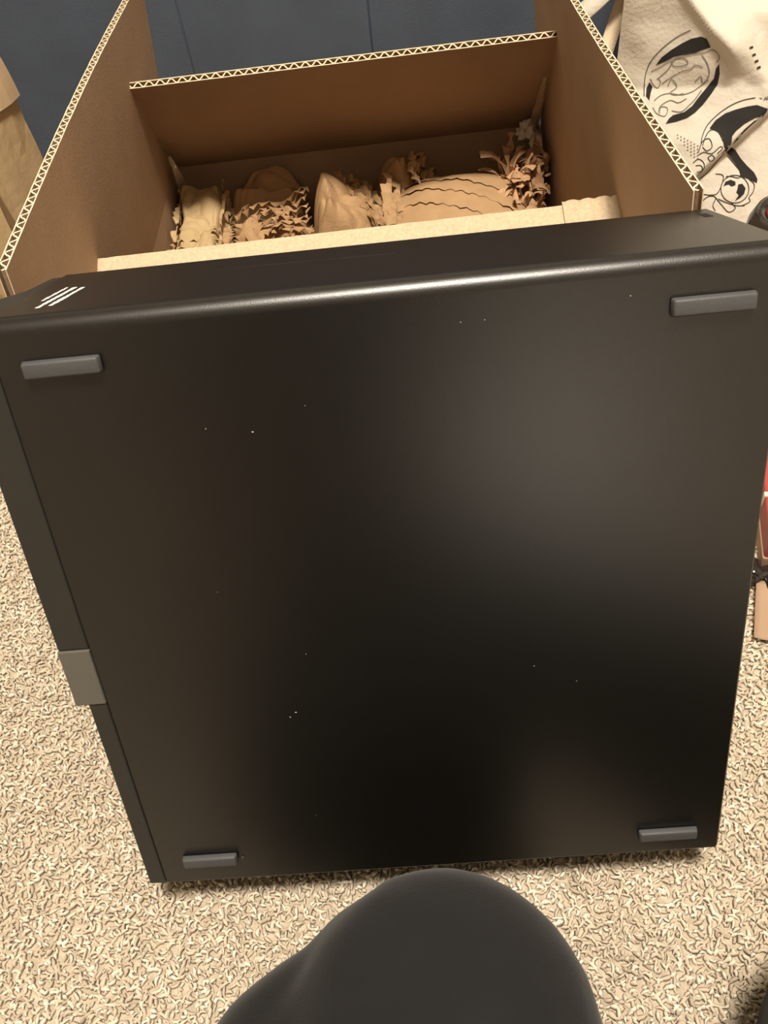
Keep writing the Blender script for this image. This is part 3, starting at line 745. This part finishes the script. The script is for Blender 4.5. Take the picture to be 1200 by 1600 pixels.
def tote():
    e = empty('tote_bag', (TP.x, TP.y, 0.0)); tag(e, 'cream cotton tote bag with black and white circular prints beside the box', 'bag')
    base = V3((TP.x, TP.y, 0.0))
    u0, u1, v0, v1 = -0.172, 0.205, -0.128, 0.262; NU, NV = 170, 170; vs = []
    for i in range(NU):
        for j in range(NV):
            vs.append(tsurf(u0 + (u1 - u0) * i / (NU - 1), v0 + (v1 - v0) * j / (NV - 1)) - base)
    mesh_obj('front_panel', vs, grid_faces(NU, NV), M['canvas'], e, True)
    # back and gusset: a softer copy behind, joined at the rim
    vs2 = []; n2 = 40
    for i in range(n2):
        for j in range(n2):
            u = u0 + (u1 - u0) * i / (n2 - 1); v = v0 + (v1 - v0) * j / (n2 - 1)
            edge = min(i, n2 - 1 - i, j) == 0
            vs2.append(TP + TU * u + TV * v + TN * ((th_(u, v) - 0.0005) if edge else -0.035 + 0.004 * nz(u * 20, v * 20)) - base)
    mesh_obj('back_panel', vs2, grid_faces(n2, n2), M['canvas'], e, True)
    # handles
    def strap(uvh, wid, wd, seed):
        P = [TP + TU * a + TV * b + TN * c - base for a, b, c in uvh]
        pts = []
        for i in range(len(P) - 1):
            for s in range(6): pts.append(P[i].lerp(P[i + 1], s / 6))
        pts.append(P[-1])
        for _ in range(3): pts = [pts[0]] + [(pts[i - 1] + pts[i] * 2 + pts[i + 1]) / 4 for i in range(1, len(pts) - 1)] + [pts[-1]]
        vs = []
        for i, p in enumerate(pts):
            d = (pts[min(i + 1, len(pts) - 1)] - pts[max(i - 1, 0)]).normalized()
            a = d.cross(TN).normalized()
            a = (a + TN * 0.35 * math.sin(i * 0.22 + seed)).normalized()
            vs += [p - a * wid / 2, p + a * wid / 2]
        o = mesh_obj('handle', vs, grid_faces(len(pts), 2), wd, e, True)
        md = o.modifiers.new('s', 'SOLIDIFY'); md.thickness = 0.0022
    strap([(-0.120, 0.262, 0.012), (-0.150, 0.225, 0.03), (-0.176, 0.178, 0.03), (-0.196, 0.158, 0.03), (-0.212, 0.146, 0.026), (-0.222, 0.12, 0.01), (-0.2, 0.08, -0.02)], 0.017, M['canvas'], 0.5)
    strap([(-0.05, 0.262, -0.02), (-0.13, 0.235, -0.01), (-0.166, 0.185, 0.0), (-0.178, 0.14, 0.004), (-0.186, 0.11, 0.006), (-0.19, 0.06, 0.0), (-0.18, 0.02, -0.01)], 0.014, M['strap'], 2.0)
    # prints, laid on the cloth
    def stroke(pts, wid, mat, name='print_line', off=0.0007):
        P = [V3((a / 1000, b / 1000, 0)) for a, b in pts]
        q = []
        for i in range(len(P) - 1):
            p0 = P[max(i - 1, 0)]; p1 = P[i]; p2 = P[i + 1]; p3 = P[min(i + 2, len(P) - 1)]
            k = max(2, int((p2 - p1).length / 0.0015))
            for s in range(k):
                t = s / k
                q.append(0.5 * ((2 * p1) + (p2 - p0) * t + (2 * p0 - 5 * p1 + 4 * p2 - p3) * t * t + (3 * p1 - p0 - 3 * p2 + p3) * t ** 3))
        q.append(P[-1]); vs = []
        for i, p in enumerate(q):
            d = (q[min(i + 1, len(q) - 1)] - q[max(i - 1, 0)]); d = d.normalized() if d.length else V3((1, 0, 0))
            nrm = V3((-d.y, d.x, 0)) * wid / 2
            for s in (-1, 1): vs.append(tsurf(p.x + s * nrm.x, p.y + s * nrm.y, off) - base)
        mesh_obj(name, vs, grid_faces(len(q), 2), mat, e, True)
    def fill(pts, mat, name='print_patch', off=0.0006):
        P = [(a / 1000, b / 1000) for a, b in pts]
        # resample the outline, wobbling a little
        bm = bmesh.new(); ring = []
        for i in range(len(P)):
            a, b = P[i], P[(i + 1) % len(P)]; k = max(1, int(math.hypot(b[0] - a[0], b[1] - a[1]) / 0.002))
            for s in range(k): ring.append(bm.verts.new((a[0] + (b[0] - a[0]) * s / k, a[1] + (b[1] - a[1]) * s / k, 0)))
        bm.faces.new(ring)
        bmesh.ops.triangulate(bm, faces=bm.faces[:])
        for _ in range(2):
            long = [ed for ed in bm.edges if ed.calc_length() > 0.003]
            if long: bmesh.ops.subdivide_edges(bm, edges=long, cuts=1); bmesh.ops.triangulate(bm, faces=bm.faces[:])
        for v in bm.verts: v.co = tsurf(v.co.x, v.co.y, off) - base
        bm_obj(name, bm, mat, e, True)
    for k, pts in PRINT.items():
        if k.startswith('band') or k.startswith('blob'): fill(pts, M['ink'])
        elif k.startswith('tick'): stroke(pts, 0.0017, M['ink'], 'print_dash')
        elif k.startswith('let'): stroke(pts, 0.0007, M['ink_grey'], 'print_letter')
        elif k.startswith('arc') or k.startswith('ring'): stroke(pts, 0.0007, M['ink'])
        elif k.startswith('l1'): stroke(pts, 0.0007, M['ink_grey'])
        else: stroke(pts, 0.0007, M['ink'])
    for a, b in DOTS:
        a /= 1000; b /= 1000; r = 0.0007
        vs = [tsurf(a + r * math.cos(t), b + r * math.sin(t), 0.0006) - base for t in np.linspace(0, 2 * math.pi, 7)[:-1]]
        mesh_obj('print_dot', vs, [tuple(range(6))], M['ink_grey'], e)
tote()

# ================================================================== kraft paper carrier bag
def paper_bag():
    e = empty('paper_bag', (-0.25, 0.56, 0.0)); tag(e, 'creased tan paper carrier bag standing left of the box', 'bag')
    o0 = V3((-0.25, 0.56, 0.0)); HH = 0.315
    FR, BR, BL, FL = V3((-0.146, 0.475, 0)), V3((-0.152, 0.60, 0)), V3((-0.385, 0.63, 0)), V3((-0.375, 0.475, 0))
    ring = []
    def addseg(a, b, k, fold=0.0):
        n_ = (b - a).cross(V3((0, 0, 1))).normalized()
        for i in range(k):
            s = i / k; ring.append((a.lerp(b, s), n_ * -(fold * (1 - abs(2 * s - 1)))))
    addseg(FR, BR, 14, 0.030); addseg(BR, BL, 22); addseg(BL, FL, 14, 0.03); addseg(FL, FR, 26)
    NZ = 30; vs = []; n = len(ring)
    for j in range(NZ):
        t = j / (NZ - 1)
        for i, (p, f) in enumerate(ring):
            q = p + f * (0.15 + 0.85 * t) + V3((0, 0, HH * t))
            k = V3((q.x * 16, q.y * 16, q.z * 5))
            cr = (abs(noise.noise(k)) - 0.2) * 0.011 + (abs(noise.noise(k * 2.3)) - 0.2) * 0.004
            rad = V3((q.x + 0.25, q.y - 0.55, 0)).normalized()
            q += rad * cr * (0.35 + 0.65 * t)
            if i >= n - 26:                       # diagonal dent in the front
                s = (i - (n - 26)) / 26; dline = abs((s - 0.95) + 0.55 * t)
                q += V3((0, 0.016, 0)) * max(0, 1 - dline * 6)
            vs.append(q - o0)
    fs = grid_faces(NZ, n, 0, True)
    fs.append(tuple(range(n))[::-1])
    b = mesh_obj('bag_body', vs, fs, M['bag_paper'], e)
    md = b.modifiers.new('s', 'SOLIDIFY'); md.thickness = 0.0006; md.offset = 0
    # folded cuff around the rim
    vs = []
    for j in range(5):
        t = 1 - 0.115 * j / 4
        for i, (p, f) in enumerate(ring):
            q = p + f * (0.15 + 0.85 * t) + V3((0, 0, HH * t + 0.002))
            k = V3((q.x * 16, q.y * 16, q.z * 5)); cr = (abs(noise.noise(k)) - 0.2) * 0.011 + (abs(noise.noise(k * 2.3)) - 0.2) * 0.004
            rad = V3((q.x + 0.25, q.y - 0.55, 0)).normalized()
            q += rad * (cr * (0.35 + 0.65 * t) + 0.002 + 0.0025 * j / 4)
            vs.append(q - o0)
    c = mesh_obj('cuff', vs, grid_faces(5, n, 0, True), M['bag_cuff'], e)
    md = c.modifiers.new('s', 'SOLIDIFY'); md.thickness = 0.0006
paper_bag()

# ================================================================== small things on the carpet
def small_things():
    # red flask with a dark lid
    e = empty('flask', (0.487, 0.405, 0.0)); tag(e, 'red flask with a glossy dark rimmed lid right of the computer', 'flask')
    vs, fs = lathe([(0, -0.002), (0.036, -0.002), (0.038, 0.001), (0.038, 0.165), (0.036, 0.172), (0.0, 0.172)], 40); mesh_obj('flask_body', vs, fs, M['red'], e, True)
    vs, fs = lathe([(0.0385, 0.160), (0.0400, 0.164), (0.0405, 0.186), (0.0395, 0.196), (0.036, 0.2045), (0.032, 0.206), (0.029, 0.2035), (0.0, 0.2025)], 40); mesh_obj('lid', vs, fs, M['black_gloss'], e, True)
    vs, fs = lathe([(0.0, 0.2030), (0.0275, 0.2030), (0.0275, 0.2048), (0.026, 0.2056), (0.0, 0.2062)], 36); mesh_obj('lid_disc', vs, fs, M['red'], e, True)
    # red packet with a pale stripe
    e = empty('packet', (0.500, 0.258, 0.0), (0, 0, -0.25)); tag(e, 'flat dull red packet with a pale stripe on the carpet right of the computer', 'packet')
    box('packet_body', (-0.045, -0.042, -0.002), (0.07, 0.06, 0.030), M['dull_red'], e, bevel=0.002)
    box('stripe', (-0.046, 0.006, 0.004), (0.071, 0.011, 0.0308), M['white_card'], e, bevel=0.0008)
    box('base_tray', (-0.046, -0.043, -0.002), (0.071, 0.061, 0.010), M['kraft_in'], e, bevel=0.001)
    # black cable
    pts = [(0.428 + 0.02 * s + 0.006 * math.sin(9 * s), 0.226 - 0.014 * s + 0.006 * math.cos(7 * s), 0.003 + 0.003 * math.sin(5 * s)) for s in np.linspace(0, 4, 40)]
    vs, fs = tube(pts, 0.0065, 8)
    tag(mesh_obj('cable', vs, fs, M['black_gloss'], None, True), 'black cable lying in front of the red packet', 'cable')
    # scraps of paper
    def scrap(label, c, lx, ly, rz, seed, mat):
        vs = []; N = 14
        for i in range(N):
            for j in range(N):
                x = lx * (i / (N - 1) - 0.5); y = ly * (j / (N - 1) - 0.5)
                vs.append((x, y, 0.003 + 0.004 * abs(nz(x * 30, y * 30, seed))))
        o = mesh_obj('paper_scrap', vs, grid_faces(N, N), mat, None, True); o.location = c; o.rotation_euler = (0, 0, rz)
        md = o.modifiers.new('s', 'SOLIDIFY'); md.thickness = 0.0005
        tag(o, label, 'paper')
    scrap('small brown paper scrap on the carpet left of the computer', (-0.248, 0.335, 0), 0.05, 0.035, 0.4, 3, M['paper'])
    scrap('brown paper sheet on the carpet right of the computer, below the cable', (0.464, 0.172, 0), 0.08, 0.055, -0.35, 8, M['kraft_in'])
small_things()

# ================================================================== the person kneeling in front
def person():
    base = V3((0.10, -0.60, 0.0))
    e = empty('person', base); tag(e, 'person in charcoal trousers and dark top kneeling in front of the computer', 'person')
    def limb(acc, pts, rad, n=20, squash=None):
        """closed tube with rounded ends"""
        P = [V3(q) for q in pts]; cen = []; rr = []
        d0 = (P[1] - P[0]).normalized(); d1 = (P[-1] - P[-2]).normalized()
        for a in np.linspace(-1.45, -0.25, 5): cen.append(P[0] + d0 * rad[0] * math.sin(a)); rr.append(rad[0] * math.cos(a))
        for i in range(len(P) - 1):
            for k in range(4): cen.append(P[i].lerp(P[i + 1], k / 4)); rr.append(rad[i] + (rad[i + 1] - rad[i]) * k / 4)
        cen.append(P[-1]); rr.append(rad[-1])
        for a in np.linspace(0.25, 1.45, 5): cen.append(P[-1] + d1 * rad[-1] * math.sin(a)); rr.append(rad[-1] * math.cos(a))
        v, f = tube(cen, rr, n); k = len(acc[0])
        acc[0].extend(v); acc[1].extend([tuple(k + x for x in q) for q in f])
    def skin(name, acc, mat, shape, vox=0.0055, it=14):
        me = bpy.data.meshes.new('tmp'); me.from_pydata([tuple(v) for v in acc[0]], [], acc[1])
        tb_ = bmesh.new(); tb_.from_mesh(me); bmesh.ops.recalc_face_normals(tb_, faces=tb_.faces); tb_.to_mesh(me); tb_.free()
        o = bpy.data.objects.new('tmp', me); COL.objects.link(o)
        r = o.modifiers.new('r', 'REMESH'); r.mode = 'VOXEL'; r.voxel_size = vox
        s = o.modifiers.new('s', 'SMOOTH'); s.iterations = it; s.factor = 0.5
        nm = bpy.data.meshes.new_from_object(o.evaluated_get(bpy.context.evaluated_depsgraph_get())); bpy.data.objects.remove(o, do_unlink=True)
        nm.name = name
        nr = [v.normal.copy() for v in nm.vertices]; co = [v.co.copy() for v in nm.vertices]; out = []
        for c, n_ in zip(co, nr):
            q = c + n_ * shape(c) - base
            q.z = max(q.z, -0.003); out.extend(q)
        nm.vertices.foreach_set('co', out); nm.update()
        nm.materials.clear(); nm.materials.append(mat)
        for p in nm.polygons: p.use_smooth = True
        t = bpy.data.objects.new(name, nm); COL.objects.link(t); t.parent = e
        return t
    leg = ([], [])
    limb(leg, [(0.030, -0.62, 0.165), (0.085, -0.36, 0.118), (0.148, -0.148, 0.084), (0.163, -0.098, 0.079)], [0.105, 0.094, 0.084, 0.081])
    limb(leg, [(0.140, -0.104, 0.068), (0.108, -0.120, 0.066), (0.056, -0.190, 0.058), (0.03, -0.36, 0.056), (0.0, -0.55, 0.052)], [0.069, 0.071, 0.068, 0.060, 0.048])
    limb(leg, [(0.165, -0.62, 0.165), (0.275, -0.35, 0.116), (0.368, -0.168, 0.086), (0.384, -0.132, 0.080)], [0.105, 0.092, 0.082, 0.079])
    limb(leg, [(0.380, -0.132, 0.066), (0.352, -0.22, 0.058), (0.29, -0.38, 0.056), (0.22, -0.55, 0.052)], [0.066, 0.062, 0.058, 0.048])
    limb(leg, [(0.03, -0.67, 0.19), (0.165, -0.67, 0.19)], [0.125, 0.125])
    def cloth(c):
        f = 0.0022 * noise.noise(V3((c.x * 14 + c.y * 8, c.y * 6 - c.x * 6, c.z * 10)))
        d = (c.x - 0.086) - 0.75 * (c.y + 0.085)       # crease along the outer side of the near knee
        return f - (0.0018 * math.exp(-(d / 0.010) ** 2) if c.z > 0.05 and c.x < 0.14 else 0)
    skin('trousers', leg, M['trousers'], cloth)
    # torso, arms and head behind the camera, added unseen to darken the computer's reflection
    top = ([], [])
    limb(top, [(0.005, -0.69, 0.27), (0.110, -0.69, 0.27)], [0.118, 0.118])
    limb(top, [(0.015, -0.69, 0.40), (0.100, -0.69, 0.40)], [0.115, 0.115])
    limb(top, [(0.0, -0.68, 0.53), (0.115, -0.68, 0.53)], [0.118, 0.118])
    limb(top, [(-0.085, -0.69, 0.635), (0.20, -0.69, 0.635)], [0.070, 0.070])
    limb(top, [(0.058, -0.69, 0.66), (0.058, -0.675, 0.72)], [0.075, 0.060])
    for sx in (-1, 1):
        limb(top, [(0.058 + sx * 0.165, -0.69, 0.635), (0.058 + sx * 0.205, -0.67, 0.38), (0.058 + sx * 0.150, -0.47, 0.30)], [0.060, 0.048, 0.036])
    skin('sweater', top, M['sweater'], lambda c: 0.003 * noise.noise(V3((c.x * 15, c.y * 15, c.z * 15))), 0.008, 10)
    hd = ([], [])
    limb(hd, [(0.058, -0.675, 0.70), (0.058, -0.660, 0.80)], [0.052, 0.052])
    limb(hd, [(0.058, -0.640, 0.845), (0.058, -0.655, 0.925)], [0.066, 0.080])
    limb(hd, [(0.058, -0.580, 0.872), (0.058, -0.572, 0.862)], [0.014, 0.013], 10)                 # nose
    for sx in (-1, 1): limb(hd, [(0.058 + sx * 0.076, -0.66, 0.905), (0.058 + sx * 0.077, -0.66, 0.865)], [0.016, 0.013], 10)   # ears
    skin('head', hd, M['skin'], lambda c: 0.0, 0.005, 6)
    for sx in (-1, 1):
        vs, fs = lathe([(0.011 * math.sin(a), -0.011 * math.cos(a)) for a in np.linspace(0.02, 3.12, 9)], 14)
        mesh_obj('eye', [V3(v) + V3((0.058 + sx * 0.029, -0.585, 0.897)) - base for v in vs], fs, M['white_card'], e, True)
    vs, fs = tube([(0.035, -0.584, 0.828), (0.058, -0.575, 0.826), (0.081, -0.584, 0.828)], 0.005, 8)
    mesh_obj('mouth', [V3(v) - base for v in vs], fs, M['dull_red'], e, True)
    hr = ([], [])
    limb(hr, [(0.058, -0.668, 0.945), (0.058, -0.700, 0.925)], [0.082, 0.082]); limb(hr, [(0.058, -0.715, 0.90), (0.058, -0.72, 0.84)], [0.066, 0.052])
    skin('hair', hr, M['hair'], lambda c: 0.004 * noise.noise(V3((c.x * 60, c.y * 60, c.z * 20))), 0.006, 4)
    # hands resting on the thighs: palm, four fingers and a thumb
    for sx in (-1, 1):
        h = ([], []); w = V3((0.058 + sx * 0.150, -0.47, 0.285)); fwd = V3((-0.15 * sx, 0.95, -0.28)).normalized(); sd = V3((1, 0.15 * sx, 0)).normalized()
        limb(h, [w, w + fwd * 0.03], [0.026, 0.028], 12)
        for k in range(-1, 2): limb(h, [w + fwd * 0.03 + sd * 0.018 * k, w + fwd * 0.085 + sd * 0.021 * k], [0.018, 0.013], 12)
        for k, ln in zip((-1.5, -0.5, 0.5, 1.5), (0.058, 0.072, 0.068, 0.056) if sx < 0 else (0.056, 0.068, 0.072, 0.058)):
            a = w + fwd * 0.085 + sd * 0.020 * k
            limb(h, [a, a + fwd * ln * 0.5, a + fwd * ln + V3((0, 0, -0.012))], [0.0098, 0.009, 0.0075], 10)
        a = w + fwd * 0.035 - sd * sx * 0.024
        limb(h, [a, a + (fwd - sd * sx * 0.8).normalized() * 0.03, a + (fwd * 1.4 - sd * sx * 0.5).normalized() * 0.06], [0.013, 0.0115, 0.009], 10)
        skin('hand', h, M['skin'], lambda c: 0.0, 0.0028, 3)
person()

# ================================================================== lamps
def lamps():
    c = V3((0.28, -0.22, ROOM['h']))
    e = empty('ceiling_lamp', c); tag(e, 'round white ceiling lamp above the computer', 'lamp')
    vs, fs = lathe([(0.0, 0.0), (0.10, 0.0), (0.10, -0.02), (0.0, -0.02)], 40); mesh_obj('mount', vs, fs, M['trim'], e, True)
    vs, fs = lathe([(0.0, -0.021), (0.20, -0.021), (0.215, -0.028), (0.215, -0.045), (0.19, -0.050), (0.0, -0.050)], 48); mesh_obj('housing', vs, fs, M['trim'], e, True)
    ld = bpy.data.lights.new('ceiling_light', 'AREA'); ld.shape = 'DISK'; ld.size = 0.42
    ld.energy = CEILING_LAMP_WATTS; ld.color = LIGHT_COLOR
    lo = bpy.data.objects.new('light', ld); COL.objects.link(lo); lo.parent = e; lo.location = (0, 0, -0.055)
    # unseen lantern behind the person, added for the glow on the computer face
    e = empty('added_lantern', (0.44, -1.75, 0.0)); tag(e, 'added unseen lantern behind the kneeling person, for the glow on the computer', 'lamp')
    prof = [(0.20 * math.cos(a) * (1 + 0.012 * (k % 2)), 0.25 + 0.20 * math.sin(a)) for k, a in enumerate(np.linspace(-1.35, 1.35, 24))]
    vs, fs = lathe(prof, 36); mesh_obj('shade', vs, fs, emitter('added_lantern_glow', LIGHT_COLOR, ADDED_LANTERN_STRENGTH), e, True)
    vs, fs = lathe([(0.0, 0.0), (0.09, 0.0), (0.09, 0.012), (0.012, 0.018), (0.012, 0.07), (0.0, 0.07)], 28); mesh_obj('stand', vs, fs, M['wood'], e, True)
lamps()
